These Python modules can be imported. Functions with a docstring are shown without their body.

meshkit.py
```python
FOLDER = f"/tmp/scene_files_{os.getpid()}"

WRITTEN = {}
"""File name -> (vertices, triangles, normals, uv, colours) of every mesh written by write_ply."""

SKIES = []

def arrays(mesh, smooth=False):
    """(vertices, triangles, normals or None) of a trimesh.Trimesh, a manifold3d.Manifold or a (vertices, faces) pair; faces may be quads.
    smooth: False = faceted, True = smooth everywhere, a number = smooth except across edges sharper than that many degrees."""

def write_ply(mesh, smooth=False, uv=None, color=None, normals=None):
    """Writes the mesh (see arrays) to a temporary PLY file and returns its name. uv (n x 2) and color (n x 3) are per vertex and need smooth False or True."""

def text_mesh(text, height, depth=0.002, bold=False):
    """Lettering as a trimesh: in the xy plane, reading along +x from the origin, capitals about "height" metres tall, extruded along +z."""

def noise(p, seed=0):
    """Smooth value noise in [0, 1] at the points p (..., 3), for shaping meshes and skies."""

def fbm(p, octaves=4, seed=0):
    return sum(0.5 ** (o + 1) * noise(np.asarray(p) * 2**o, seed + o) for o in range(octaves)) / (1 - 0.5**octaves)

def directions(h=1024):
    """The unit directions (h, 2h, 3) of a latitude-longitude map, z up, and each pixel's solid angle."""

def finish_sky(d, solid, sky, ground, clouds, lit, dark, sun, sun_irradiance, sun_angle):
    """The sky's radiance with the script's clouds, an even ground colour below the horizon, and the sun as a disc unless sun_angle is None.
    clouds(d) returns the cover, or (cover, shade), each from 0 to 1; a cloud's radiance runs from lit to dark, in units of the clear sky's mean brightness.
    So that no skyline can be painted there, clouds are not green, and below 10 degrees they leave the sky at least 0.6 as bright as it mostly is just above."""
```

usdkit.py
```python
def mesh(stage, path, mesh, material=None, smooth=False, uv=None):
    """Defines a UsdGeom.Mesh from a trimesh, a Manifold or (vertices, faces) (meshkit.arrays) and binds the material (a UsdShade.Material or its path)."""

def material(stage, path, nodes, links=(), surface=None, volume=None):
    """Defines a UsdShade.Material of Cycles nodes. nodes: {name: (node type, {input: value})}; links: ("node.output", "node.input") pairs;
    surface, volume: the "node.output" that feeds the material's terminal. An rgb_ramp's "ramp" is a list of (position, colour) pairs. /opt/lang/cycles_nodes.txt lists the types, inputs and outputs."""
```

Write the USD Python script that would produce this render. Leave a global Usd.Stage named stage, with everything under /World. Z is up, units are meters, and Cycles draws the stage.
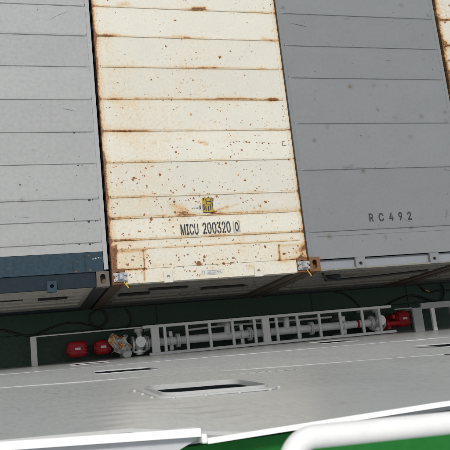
import math, random
import numpy as np
import trimesh
import manifold3d as m3
import shapely.geometry as sg
import usdkit, meshkit
from pxr import Usd, UsdGeom, UsdLux, UsdShade, Sdf, Gf, Vt

rng = random.Random(7)
stage = Usd.Stage.CreateInMemory()
UsdGeom.SetStageUpAxis(stage, UsdGeom.Tokens.z)
UsdGeom.SetStageMetersPerUnit(stage, 1.0)
UsdGeom.Xform.Define(stage, '/World')
UsdGeom.Scope.Define(stage, '/World/Looks')
T = Sdf.ValueTypeNames

# ------------------------------------------------------------------ camera
CAM = np.array([-1.147, -1.256, 8.451])


def euler(a, b, c):
    ca, sa, cb, sb, cc, sc = math.cos(a), math.sin(a), math.cos(b), math.sin(b), math.cos(c), math.sin(c)
    X = np.array([[1, 0, 0], [0, ca, -sa], [0, sa, ca]])
    Y = np.array([[cb, 0, sb], [0, 1, 0], [-sb, 0, cb]])
    Z = np.array([[cc, -sc, 0], [sc, cc, 0], [0, 0, 1]])
    return Z @ Y @ X


R = euler(-0.215, 0.288, 0.046)            # world -> camera
cam = UsdGeom.Camera.Define(stage, '/World/camera')
mat = np.eye(4)
mat[:3, :3] = R                             # rows: camera axes in the world (row-vector convention)
mat[3, :3] = CAM
cam.AddTransformOp().Set(Gf.Matrix4d(*mat.ravel().tolist()))
cam.CreateHorizontalApertureAttr(36.0)
cam.CreateVerticalApertureAttr(36.0)
cam.CreateFocalLengthAttr(36.0 * 741.3 / 450.0)
cam.CreateClippingRangeAttr(Gf.Vec2f(0.05, 5000))
cam.CreateFStopAttr(11.0)
cam.CreateFocusDistanceAttr(9.0)
cam.CreateExposureAttr(0.0)

# ------------------------------------------------------------------ sky and sun (bright overcast)
SUN_EL, SUN_AZ = math.radians(60), math.radians(-28)   # azimuth = atan2(x, y)
sky_m = usdkit.material(stage, '/World/Looks/sky_air', {
    'sky': ('sky_texture', {'sky_type': 'single_scattering', 'sun_disc': False, 'sun_elevation': SUN_EL, 'sun_rotation': SUN_AZ,
                            'aerosol_density': 2.0}),
    'tc': ('texture_coordinate', {}),
    'cl': ('noise_texture', {'scale': 2.2, 'detail': 5.0, 'roughness': 0.55}),
    'cr': ('map_range', {'from_min': 0.25, 'from_max': 0.7, 'to_min': 0.72, 'to_max': 1.0, 'clamp': True}),
    'cc': ('rgb_ramp', {'ramp': [(0.2, (5.2, 5.5, 5.9)), (0.8, (8.6, 8.7, 8.8))]}),
    'mx': ('mix', {}),
    'bg': ('background_shader', {'strength': 0.105}),
}, [('tc.generated', 'cl.vector'), ('cl.fac', 'cr.value'), ('cl.fac', 'cc.fac'), ('cr.result', 'mx.fac'), ('sky.color', 'mx.color1'),
    ('cc.color', 'mx.color2'), ('mx.color', 'bg.color')], surface='bg.background')
dome = UsdLux.DomeLight.Define(stage, '/World/sky')
UsdShade.MaterialBindingAPI.Apply(dome.GetPrim()).Bind(sky_m)
dome.GetPrim().SetCustomDataByKey('kind', 'structure')
sun = UsdLux.DistantLight.Define(stage, '/World/sun')
sun.CreateIntensityAttr(0.62)
sun.CreateNormalizeAttr(True)
sun.CreateAngleAttr(11.0)
sun.CreateColorAttr(Gf.Vec3f(1.0, 0.96, 0.90))
sd = np.array([math.cos(SUN_EL) * math.sin(SUN_AZ), math.cos(SUN_EL) * math.cos(SUN_AZ), math.sin(SUN_EL)])
zx = np.cross([0, 0, 1.0], sd); zx /= np.linalg.norm(zx)
sm = np.eye(4); sm[0, :3] = zx; sm[1, :3] = np.cross(sd, zx); sm[2, :3] = sd
sun.AddTransformOp().Set(Gf.Matrix4d(*sm.ravel().tolist()))

# ------------------------------------------------------------------ materials


def paint(name, base, stain=(0.50, 0.33, 0.15), rust_a=(0.050, 0.022, 0.012), rust_b=(0.33, 0.125, 0.030), gain=0.35, spots=0.0,
          spot_scale=9.0, rough=0.55, tone=0.88, stain_at=(0.30, 0.85), rust_at=(0.58, 1.0), bump=0.15, n1s=2.6, n2s=22.0, n2r=0.65, metallic=0.0, streak=None, all_over=False):
    """Weathered paint: 'rust' on the mesh says where the wear sits (edges, seams), noise breaks it up; spots are chips."""
    N = {
        'g': ('geometry', {}),
        'mp': ('mapping', {'mapping_type': 'point', 'scale': streak or (1, 1, 1)}),
        'n1': ('noise_texture', {'scale': n1s, 'detail': 5.0, 'roughness': 0.6}),
        'n2': ('noise_texture', {'scale': n2s, 'detail': 8.0, 'roughness': n2r}),
        'n3': ('noise_texture', {'scale': 75.0, 'detail': 3.0, 'roughness': 0.6}),
        'at': ('attribute', {'attribute': 'rust'}),
        'a1': ('math', {'math_type': 'multiply_add', 'value2': gain, 'value3': -0.5 * gain}),
        'a2': ('math', {'math_type': 'multiply_add', 'value2': gain * 1.3, 'value3': -0.65 * gain}),
        's1': ('math', {'math_type': 'add'}), 's2': ('math', {'math_type': 'add'}),
        'sf': ('map_range', {'range_type': 'smoothstep', 'from_min': stain_at[0], 'from_max': stain_at[1], 'to_min': 0.0, 'to_max': 0.85, 'clamp': True}),
        'rf': ('map_range', {'range_type': 'smoothstep', 'from_min': rust_at[0], 'from_max': rust_at[1], 'to_min': 0.0, 'to_max': 1.0, 'clamp': True}),
        'tone': ('mix', {'color1': tuple(c * tone for c in base), 'color2': tuple(min(c * 1.05, 0.9) for c in base)}),
        'tone2': ('mix', {'mix_type': 'multiply', 'fac': 0.5, 'color2': (0.8, 0.8, 0.8)}),
        't2f': ('map_range', {'from_min': 0.45, 'from_max': 0.75, 'to_min': 0.0, 'to_max': 0.45, 'clamp': True}),
        'mst': ('mix', {'color2': stain}),
        'rr': ('rgb_ramp', {'ramp': [(0.0, tuple(0.35 * a + 0.65 * b for a, b in zip(stain, rust_b))), (0.45, rust_b), (0.72, tuple(0.5 * (a + b) for a, b in zip(rust_a, rust_b))), (1.0, rust_a)]}),
        'rv': ('math', {'math_type': 'multiply_add', 'value2': 1.5, 'value3': -0.70}), 'rs': ('math', {'math_type': 'multiply_add', 'value2': 0.75}),
        'oi': ('object_info', {}), 'of': ('map_range', {'from_min': 0.0, 'from_max': 1.0, 'to_min': 0.93, 'to_max': 1.04}), 'om': ('vector_math', {'math_type': 'scale'}),
        'mr': ('mix', {}),
        'bp': ('bump', {'strength': bump, 'distance': 0.004}),
        'rg': ('map_range', {'from_min': 0.2, 'from_max': 0.8, 'to_min': rough - 0.12, 'to_max': rough + 0.15}),
        'p': ('principled_bsdf', {'metallic': metallic, 'specular_ior_level': 0.4}),
    }
    L = [('g.position', 'mp.vector'), ('mp.vector', 'n1.vector'), ('mp.vector', 'n2.vector'), ('g.position', 'n3.vector'),
         ('n1.fac', 'a1.value1'), ('n2.fac', 'a2.value1'), ('at.fac', 's1.value1'), ('a1.value', 's1.value2'), ('s1.value', 's2.value1'), ('a2.value', 's2.value2'),
         ('s2.value', 'sf.value'), ('s2.value', 'rf.value'), ('n1.fac', 'tone.fac'), ('tone.color', 'tone2.color1'), ('n2.fac', 't2f.value'), ('t2f.result', 'tone2.fac'),
         ('sf.result', 'mst.fac'), ('n3.fac', 'rv.value1'), ('rf.result', 'rs.value1'), ('rv.value', 'rs.value3'), ('rs.value', 'rr.fac'), ('oi.random', 'of.value'), ('of.result', 'om.scale'), ('tone2.color', 'om.vector1'), ('om.vector', 'mst.color1'), ('mst.color', 'mr.color1'), ('rr.color', 'mr.color2'),
         ('n2.fac', 'bp.height'), ('bp.normal', 'p.normal'), ('n2.fac', 'rg.value'), ('rg.result', 'p.roughness')]
    if spots:
        N.update({
            'dv': ('vector_math', {'math_type': 'scale', 'scale': 0.05}), 'ds': ('vector_math', {'math_type': 'add'}),
            'nd': ('noise_texture', {'scale': 30.0, 'detail': 3.0}),
            'vo': ('voronoi_texture', {'scale': spot_scale, 'feature': 'f1'}),
            'sc': ('separate_color', {}), 'pw': ('math', {'math_type': 'power', 'value2': 5.0}),
            'th': ('math', {'math_type': 'multiply', 'value2': 0.19 * spots}),
            'df': ('math', {'math_type': 'subtract'}), 'hs': ('map_range', {'from_min': -0.05, 'from_max': 0.05, 'to_min': 0.0, 'to_max': 1.0, 'clamp': True}),
            'hh': ('map_range', {'from_min': -0.20, 'from_max': 0.03, 'to_min': 0.0, 'to_max': 0.6, 'clamp': True}),
            'hm': ('math', {'math_type': 'multiply', 'use_clamp': True}), 'pg': ('math', {'math_type': 'greater_than', 'value2': 0.02}),
            'mx1': ('math', {'math_type': 'maximum'}), 'mx2': ('math', {'math_type': 'maximum'}),
            'vo2': ('voronoi_texture', {'scale': spot_scale * 3.1, 'feature': 'f1'}),
            'sc2': ('separate_color', {}), 'pw2': ('math', {'math_type': 'power', 'value2': 7.0}), 'th2': ('math', {'math_type': 'multiply', 'value2': 0.34 * spots}),
            'at2': ('attribute', {'attribute': 'chips'}), 'df2': ('math', {'math_type': 'subtract'}),
            'hs2': ('map_range', {'from_min': -0.01, 'from_max': 0.04, 'to_min': 0.0, 'to_max': 0.9, 'clamp': True}), 'mx3': ('math', {'math_type': 'maximum'}),
            'thc': ('math', {'math_type': 'multiply'}), 'thc2': ('math', {'math_type': 'multiply'}),
        })
        L += [('g.position', 'nd.vector'), ('nd.color', 'dv.vector1'), ('dv.vector', 'ds.vector1'), ('g.position', 'ds.vector2'), ('ds.vector', 'vo.vector'),
              ('vo.color', 'sc.color'), ('sc.r', 'pw.value1'), ('pw.value', 'th.value1'), ('th.value', 'thc.value1'), ('at2.fac', 'thc.value2'), ('thc.value', 'df.value1'), ('vo.distance', 'df.value2'), ('df.value', 'hs.value'), ('df.value', 'hh.value'),
              ('thc.value', 'pg.value1'), ('hh.result', 'hm.value1'), ('pg.value', 'hm.value2'), ('sf.result', 'mx1.value1'), ('hm.value', 'mx1.value2'), ('mx1.value', 'mst.fac'),
              ('rf.result', 'mx2.value1'), ('hs.result', 'mx2.value2'), ('ds.vector', 'vo2.vector'), ('vo2.color', 'sc2.color'), ('sc2.g', 'pw2.value1'), ('pw2.value', 'th2.value1'),
              ('th2.value', 'thc2.value1'), ('at2.fac', 'thc2.value2'), ('thc2.value', 'df2.value1'), ('vo2.distance', 'df2.value2'), ('df2.value', 'hs2.value'), ('hs2.result', 'mx3.value1'), ('mx2.value', 'mx3.value2'), ('mx3.value', 'mr.fac')]
        L = [l for l in L if l not in (('sf.result', 'mst.fac'), ('rf.result', 'rs.value1'))] + [('mx3.value', 'rs.value1')]
    else:
        L += [('rf.result', 'mr.fac')]
    if spots and all_over:
        N['at2'] = ('value', {'value': 1.0})
        L = [(('at2.value' if a == 'at2.fac' else a), b) for a, b in L]
    L += [('mr.color', 'p.base_color')]
    return usdkit.material(stage, '/World/Looks/' + name, N, L, surface='p.BSDF')


def plain(name, color, rough=0.5, metallic=0.0, var=0.15, scale=25.0, bump=0.1):
    return usdkit.material(stage, '/World/Looks/' + name, {
        'g': ('geometry', {}), 'n': ('noise_texture', {'scale': scale, 'detail': 5.0, 'roughness': 0.6}),
        'm': ('mix', {'color1': tuple(c * (1 - var) for c in color), 'color2': tuple(min(c * (1 + var), 0.92) for c in color)}),
        'bp': ('bump', {'strength': bump, 'distance': 0.003}),
        'rg': ('map_range', {'from_min': 0.2, 'from_max': 0.8, 'to_min': max(rough - 0.1, 0.05), 'to_max': min(rough + 0.1, 1)}),
        'p': ('principled_bsdf', {'metallic': metallic}),
    }, [('g.position', 'n.vector'), ('n.fac', 'm.fac'), ('m.color', 'p.base_color'), ('n.fac', 'bp.height'), ('bp.normal', 'p.normal'),
        ('n.fac', 'rg.value'), ('rg.result', 'p.roughness')], surface='p.BSDF')


M = dict(
    cream=paint('cream_paint', (0.595, 0.58, 0.505), gain=0.80, spots=1.15, spot_scale=13.0, n2s=30.0, n2r=0.78, tone=0.90, stain=(0.50, 0.335, 0.15), stain_at=(0.07, 0.84)),
    grey_left=paint('light_grey_paint', (0.292, 0.300, 0.300), stain=(0.20, 0.195, 0.19), gain=0.42, spots=0.62, spot_scale=5.5, rust_a=(0.05, 0.04, 0.035), rust_b=(0.12, 0.085, 0.06), tone=0.95),
    grey_right=paint('blue_grey_paint', (0.178, 0.187, 0.194), stain=(0.092, 0.09, 0.08), gain=0.55, spots=0.70, spot_scale=5.0, rust_a=(0.06, 0.045, 0.03), rust_b=(0.14, 0.10, 0.06), tone=0.92),
    rusty_white=paint('chipped_white_paint', (0.55, 0.53, 0.46), gain=0.75, spots=1.4, spot_scale=6.0, stain=(0.45, 0.26, 0.07), rust_a=(0.03, 0.018, 0.012), rust_b=(0.30, 0.13, 0.03)),
    blue=paint('blue_paint', (0.009, 0.032, 0.050), stain=(0.05, 0.06, 0.07), gain=0.3, spots=0.5, rust_a=(0.05, 0.03, 0.02), rust_b=(0.16, 0.08, 0.04), rough=0.7),
    blue_dark=paint('dark_blue_paint', (0.007, 0.018, 0.027), stain=(0.02, 0.024, 0.026), gain=0.3, rough=0.7),
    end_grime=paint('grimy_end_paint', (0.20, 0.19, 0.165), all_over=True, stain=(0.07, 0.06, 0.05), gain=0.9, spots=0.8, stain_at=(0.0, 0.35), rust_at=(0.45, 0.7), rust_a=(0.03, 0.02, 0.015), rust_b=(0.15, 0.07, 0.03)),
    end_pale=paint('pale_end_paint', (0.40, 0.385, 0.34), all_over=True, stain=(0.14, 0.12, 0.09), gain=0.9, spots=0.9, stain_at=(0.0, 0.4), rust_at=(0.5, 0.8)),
    side=paint('side_wall_paint', (0.20, 0.20, 0.20), stain=(0.12, 0.08, 0.05), gain=0.6),
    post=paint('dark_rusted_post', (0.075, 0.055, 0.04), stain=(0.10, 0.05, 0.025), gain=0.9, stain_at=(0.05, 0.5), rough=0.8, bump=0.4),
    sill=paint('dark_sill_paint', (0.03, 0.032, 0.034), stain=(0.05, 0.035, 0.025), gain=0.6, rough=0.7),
    rust=paint('bare_rust', (0.16, 0.075, 0.035), stain=(0.10, 0.045, 0.02), gain=0.8, rust_at=(0.1, 0.35), rough=0.8, bump=0.4),
    rust_grey=paint('rusted_grey_casting', (0.095, 0.088, 0.082), stain=(0.22, 0.12, 0.05), gain=0.9, stain_at=(0.0, 0.3), rust_at=(0.28, 0.5), rough=0.75, bump=0.4),
    galv=plain('galvanised_steel', (0.34, 0.35, 0.37), 0.5, 0.3, 0.3, 60, 0.3),
    white_edge=paint('white_edge_paint', (0.84, 0.84, 0.84), gain=0.2, tone=0.97, rough=0.35),
    rail_white=paint('white_rail_paint', (0.82, 0.82, 0.82), all_over=True, gain=0.5, stain=(0.62, 0.60, 0.55), stain_at=(0.12, 0.6), spots=0.22, spot_scale=16, rough=0.35),
    wall=paint('grey_white_wall_paint', (0.49, 0.50, 0.495), all_over=True, stain=(0.34, 0.335, 0.315), gain=0.70, tone=0.80, n1s=1.3, n2s=38.0, rough=0.30, bump=0.10, stain_at=(0.1, 0.8), spots=0.30, spot_scale=7, streak=(1, 1, 0.35)),
    deck=paint('green_deck_paint', (0.013, 0.046, 0.025), stain=(0.012, 0.020, 0.013), gain=0.6, stain_at=(0.05, 0.5), rough=0.45, rust_a=(0.02, 0.015, 0.01), rust_b=(0.08, 0.04, 0.02), tone=0.7),
    walk=paint('walkway_green_paint', (0.004, 0.15, 0.018), all_over=True, stain=(0.008, 0.045, 0.01), gain=0.3, stain_at=(0.1, 0.6), rough=0.75, spots=0.3, spot_scale=14, tone=0.8),
    ladder=paint('ladder_paint', (0.70, 0.70, 0.68), all_over=True, gain=0.8, stain=(0.42, 0.37, 0.30), stain_at=(0.12, 0.6), spots=0.45, spot_scale=11, rough=0.45),
    pipe=paint('pipe_grey_paint', (0.80, 0.80, 0.79), all_over=True, gain=0.9, stain=(0.40, 0.34, 0.27), stain_at=(0.10, 0.6), spots=0.5, spot_scale=10, rough=0.45),
    valve=plain('valve_silver_paint', (0.70, 0.70, 0.69), 0.4, 0.3, 0.3, 40, 0.3),
    steel_grey=paint('frame_grey_paint', (0.36, 0.37, 0.37), all_over=True, gain=0.8, stain=(0.22, 0.19, 0.16), stain_at=(0.1, 0.6), spots=0.4, spot_scale=9),
    red=paint('red_paint', (0.50, 0.014, 0.024), gain=0.8, stain=(0.22, 0.03, 0.03), stain_at=(0.1, 0.6), rough=0.45, tone=0.75),
    tag=plain('label_white', (0.75, 0.74, 0.72), 0.5),
    black=plain('stencil_black', (0.022, 0.021, 0.022), 0.7, 0, 0.4, 60),
    void=plain('dark_opening', (0.01, 0.01, 0.01), 0.8),
    rubber=plain('black_rubber', (0.012, 0.012, 0.013), 0.55, 0, 0.3, 30),
    brass=plain('brass', (0.35, 0.25, 0.10), 0.4, 0.8),
    yellow=plain('yellow_paint', (0.52, 0.33, 0.012), 0.5, 0, 0.25, 30),
    emblem=paint('emblem_yellow', (0.40, 0.275, 0.025), stain=(0.27, 0.17, 0.05), gain=0.7, stain_at=(0.1, 0.5), rust_at=(0.5, 0.7)),
    ink=plain('faded_ink', (0.27, 0.27, 0.30), 0.7, 0, 0.3, 40),
    glass=usdkit.material(stage, '/World/Looks/window_glass', {'p': ('diffuse_bsdf', {'color': (0.010, 0.012, 0.014)})}, [], surface='p.BSDF'),
    rag=usdkit.material(stage, '/World/Looks/printed_plastic', {
        'g': ('geometry', {}), 'n': ('noise_texture', {'scale': 11.0, 'detail': 3.0, 'distortion': 0.8}),
        'r': ('rgb_ramp', {'interpolate': False, 'ramp': [(0.0, (0.66, 0.66, 0.67)), (0.54, (0.75, 0.40, 0.05)), (0.57, (0.62, 0.13, 0.02)), (0.63, (0.70, 0.55, 0.12)), (0.66, (0.66, 0.65, 0.63))]}),
        'p': ('principled_bsdf', {'roughness': 0.35})},
        [('g.position', 'n.vector'), ('n.fac', 'r.fac'), ('r.color', 'p.base_color')], surface='p.BSDF'),
    sea=usdkit.material(stage, '/World/Looks/sea_water', {
        'g': ('geometry', {}), 'n': ('noise_texture', {'scale': 0.5, 'detail': 6.0}), 'bp': ('bump', {'strength': 0.4, 'distance': 0.4}),
        'p': ('principled_bsdf', {'base_color': (0.015, 0.04, 0.05), 'roughness': 0.12})},
        [('g.position', 'n.vector'), ('n.fac', 'bp.height'), ('bp.normal', 'p.normal')], surface='p.BSDF'),
)

# ------------------------------------------------------------------ helpers
USED = {}


def _free(parent, name):
    k = (parent, name)
    n = USED.get(k, -1) + 1
    USED[k] = n
    return f'{parent}/{name}' + (f'_{n:03d}' if n else '')


def ppath(parent):
    return '/World' if parent is None else str(parent.GetPath())


def keys(p, label=None, cat=None, group=None, kind=None):
    for k, v in (('label', label), ('category', cat), ('group', group), ('kind', kind)):
        if v:
            p.SetCustomDataByKey(k, v)
    return p


def thing(name, label, cat, group=None, loc=(0, 0, 0)):
    x = UsdGeom.Xform.Define(stage, _free('/World', name))
    x.AddTranslateOp().Set(Gf.Vec3d(*map(float, loc)))
    p = x.GetPrim()
    ORIGIN[str(p.GetPath())] = np.array(loc, float)
    return keys(p, label, cat, group)


ORIGIN = {}


def obj(name, mesh, m, parent=None, label=None, cat=None, group=None, kind=None, smooth=False, rust=None, chips=None):
    """One Mesh prim; the mesh is given in world coordinates and moved into its thing's frame."""
    v, f, _ = meshkit.arrays(mesh, False)
    path = _free(ppath(parent), name)
    if parent is not None:
        top = '/'.join(path.split('/')[:3])
        v = v - ORIGIN.get(top, np.zeros(3))
    tm = trimesh.Trimesh(v, f, process=False)
    g = usdkit.mesh(stage, path, tm, M[m] if isinstance(m, str) else m, smooth=smooth)
    api = UsdGeom.PrimvarsAPI(g)
    if rust is not None:
        api.CreatePrimvar('rust', T.FloatArray, 'vertex').Set(Vt.FloatArray.FromNumpy(np.asarray(rust, np.float32)))
    if chips is not None:
        api.CreatePrimvar('chips', T.FloatArray, 'vertex').Set(Vt.FloatArray.FromNumpy(np.asarray(chips, np.float32)))
    return keys(g.GetPrim(), label, cat, group, kind)


def box(x0, x1, y0, y1, z0, z1, ch=0.0):
    if ch:
        c = m3.Manifold.hull_points(np.array([[x, y, z] for x in (x0, x1) for y in (y0 + ch, y1 - ch) for z in (z0 + ch, z1 - ch)] +
                                            [[x, y, z] for x in (x0 + ch, x1 - ch) for y in (y0, y1) for z in (z0 + ch, z1 - ch)] +
                                            [[x, y, z] for x in (x0 + ch, x1 - ch) for y in (y0 + ch, y1 - ch) for z in (z0, z1)]))
        # cut the long x corners too
        mm = c.to_mesh()
        return trimesh.Trimesh(mm.vert_properties[:, :3], mm.tri_verts)
    b = trimesh.creation.box((x1 - x0, y1 - y0, z1 - z0))
    b.apply_translation(((x0 + x1) / 2, (y0 + y1) / 2, (z0 + z1) / 2))
    return b


def cyl(a, b, r, n=20):
    return trimesh.creation.cylinder(r, segment=np.array([a, b], float), sections=n)


def cat_(*ms):
    return trimesh.util.concatenate([x for x in ms])


def tube(pts, r, n=12, closed_ends=True, sub=6):
    """A round tube through smooth points (Catmull-Rom)."""
    P = np.array(pts, float)
    if sub > 1:
        Q = np.vstack([2 * P[0] - P[1], P, 2 * P[-1] - P[-2]])
        out = []
        for i in range(1, len(Q) - 2):
            for t in np.linspace(0, 1, sub, endpoint=False):
                a, b, c, d = Q[i - 1], Q[i], Q[i + 1], Q[i + 2]
                out.append(0.5 * (2 * b + (c - a) * t + (2 * a - 5 * b + 4 * c - d) * t * t + (3 * b - a - 3 * c + d) * t ** 3))
        out.append(P[-1])
        P = np.array(out)
    tg = np.gradient(P, axis=0)
    tg /= np.linalg.norm(tg, axis=1, keepdims=True)
    up = np.array([0, 0, 1.0]) if abs(tg[0][2]) < 0.9 else np.array([1.0, 0, 0])
    V, F = [], []
    u = np.cross(up, tg[0]); u /= np.linalg.norm(u)
    for i, (p, t) in enumerate(zip(P, tg)):
        u = u - t * np.dot(u, t); u /= np.linalg.norm(u)
        w = np.cross(t, u)
        for k in range(n):
            a = 2 * math.pi * k / n
            V.append(p + r * (math.cos(a) * u + math.sin(a) * w))
    for i in range(len(P) - 1):
        for k in range(n):
            a, b = i * n + k, i * n + (k + 1) % n
            F += [(a, b, b + n), (a, b + n, a + n)]
    if closed_ends:
        V += [P[0], P[-1]]
        for k in range(n):
            F += [(len(V) - 2, (k + 1) % n, k), (len(V) - 1, (len(P) - 1) * n + k, (len(P) - 1) * n + (k + 1) % n)]
    return trimesh.Trimesh(np.array(V), np.array(F), process=False)


def seg_dist(px, py, a, b):
    a, b = np.array(a, float), np.array(b, float)
    d = b - a
    L = max(d @ d, 1e-9)
    t = np.clip(((px - a[0]) * d[0] + (py - a[1]) * d[1]) / L, 0, 1)
    return np.hypot(px - a[0] - t * d[0], py - a[1] - t * d[1])


def rounded_hull(x0, x1, y0, y1, z0, z1, r, n=12):
    s = m3.Manifold.sphere(r, n)
    parts = [s.translate((x, y, z)) for x in (x0 + r, x1 - r) for y in (y0 + r, y1 - r) for z in (z0 + r, z1 - r)]
    mm = m3.Manifold.batch_hull(parts).to_mesh()
    return trimesh.Trimesh(mm.vert_properties[:, :3], mm.tri_verts)


def man(m):
    mm = m.to_mesh()
    return trimesh.Trimesh(mm.vert_properties[:, :3], mm.tri_verts)


def mbox(x0, x1, y0, y1, z0, z1):
    return m3.Manifold.cube((x1 - x0, y1 - y0, z1 - z0)).translate((x0, y0, z0))


DECK = -2.46
LEN = 6.06
PAT = [3.86, 3.452, 3.052, 2.643, 2.220, 1.810, 1.416, 0.985, 0.728, 0.465]
while PAT[0] < 5.75:
    PAT.insert(0, PAT[0] + 0.41)

# ------------------------------------------------------------------ the setting: sea, main deck
obj('sea', box(-1500, 1500, -1500, 1500, -14.0, -13.9), 'sea', kind='structure')
dk = trimesh.creation.box((1, 1, 1))
gx, gy = np.meshgrid(np.linspace(-9, 14, 116), np.linspace(-1.2, 9, 52))
dv = np.stack([gx, gy, np.full_like(gx, DECK) + 0.006 * (meshkit.fbm(np.stack([gx, gy, gx * 0], -1) * 1.1) - 0.5)], -1).reshape(-1, 3)
df = []
for j in range(51):
    for i in range(115):
        a = j * 116 + i
        df += [(a, a + 1, a + 117), (a, a + 117, a + 116)]
obj('main_deck', trimesh.Trimesh(dv, np.array(df), process=False), 'deck', kind='structure', smooth=True)
for x in (-1.9, 0.95, 3.45, 5.15):
    obj('weld_bead', tube([(x, -0.78, DECK + 0.003), (x + 0.004, -0.3, DECK + 0.004), (x, 0.2, DECK + 0.003), (x, 1.0, DECK + 0.003)], 0.008, 8), 'deck', stage.GetPrimAtPath('/World/main_deck'), smooth=True)
obj('weld_bead', tube([(-6.0, -0.335, DECK + 0.003), (0.0, -0.333, DECK + 0.004), (4.0, -0.336, DECK + 0.003), (9.0, -0.335, DECK + 0.003)], 0.008, 8), 'deck', stage.GetPrimAtPath('/World/main_deck'), smooth=True)
obj('hull', box(-9.0, 14.0, -8.0, 9.0, -14.5, DECK - 0.05), 'steel_grey', kind='structure')


# ------------------------------------------------------------------ containers
def roof_grid(x0, x1, y0, y1, z, fn, step=0.022, seed=0, dent=0.004, lip=0.0):
    nx, ny = max(2, int((x1 - x0) / step)), max(2, int((y1 - y0) / step))
    X, Y = np.meshgrid(np.linspace(x0, x1, nx), np.linspace(y0, y1, ny))
    d = meshkit.fbm(np.stack([X * 2.2, Y * 3.0, X * 0 + seed], -1), 3, seed) - 0.5
    edge = np.minimum(np.minimum(X - x0, x1 - X), np.minimum(Y - y0, y1 - Y))
    Z = z + dent * d * np.clip(edge / 0.08, 0, 1)
    v = np.stack([X, Y, Z], -1).reshape(-1, 3)
    a = (np.arange(ny - 1)[:, None] * nx + np.arange(nx - 1)[None]).ravel()
    f = np.vstack([np.stack([a, a + 1, a + nx + 1], 1), np.stack([a, a + nx + 1, a + nx], 1)])
    # a turned-down rim gives the sheet its thickness
    rim = np.concatenate([np.arange(nx), np.arange(1, ny) * nx + nx - 1, (ny - 1) * nx + np.arange(nx - 2, -1, -1), np.arange(ny - 2, 0, -1) * nx])
    low = v[rim] - [0, 0, 0.02]
    b = len(v)
    k = np.arange(len(rim)); k2 = (k + 1) % len(rim)
    f = np.vstack([f, np.stack([rim[k], b + k, b + k2], 1), np.stack([rim[k], b + k2, rim[k2]], 1)])
    v = np.vstack([v, low])
    r, c = fn(v[:, 0], v[:, 1])
    return trimesh.Trimesh(v, f, process=False), r, c


def casting(cx, cy, t, m='rust_grey'):
    """ISO corner casting: hollow block with its oblong hole in the top and openings in end and side."""
    b = mbox(cx - 0.072, cx + 0.072, cy - 0.089, cy + 0.089, -0.118, 0.006)
    hole = m3.Manifold.batch_hull([m3.Manifold.cylinder(0.2, 0.030, 0.030, 20).translate((cx, cy + d, -0.06)) for d in (-0.028, 0.028)])
    b = b - hole - mbox(cx - 0.05, cx + 0.05, cy - 0.068, cy + 0.068, -0.09, -0.028) - mbox(cx - 0.028, cx + 0.028, cy - 0.2, cy + 0.05, -0.085, -0.035)
    obj('corner_casting', man(b), m, t)


def lug(cx, cy, m, t):
    b = man(mbox(cx - 0.052, cx + 0.052, cy - 0.068, cy + 0.066, -0.03, 0.030) - m3.Manifold.cylinder(0.2, 0.021, 0.021, 20).translate((cx, cy - 0.004, -0.1)))
    obj('lifting_lug', b, m, t)


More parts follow.
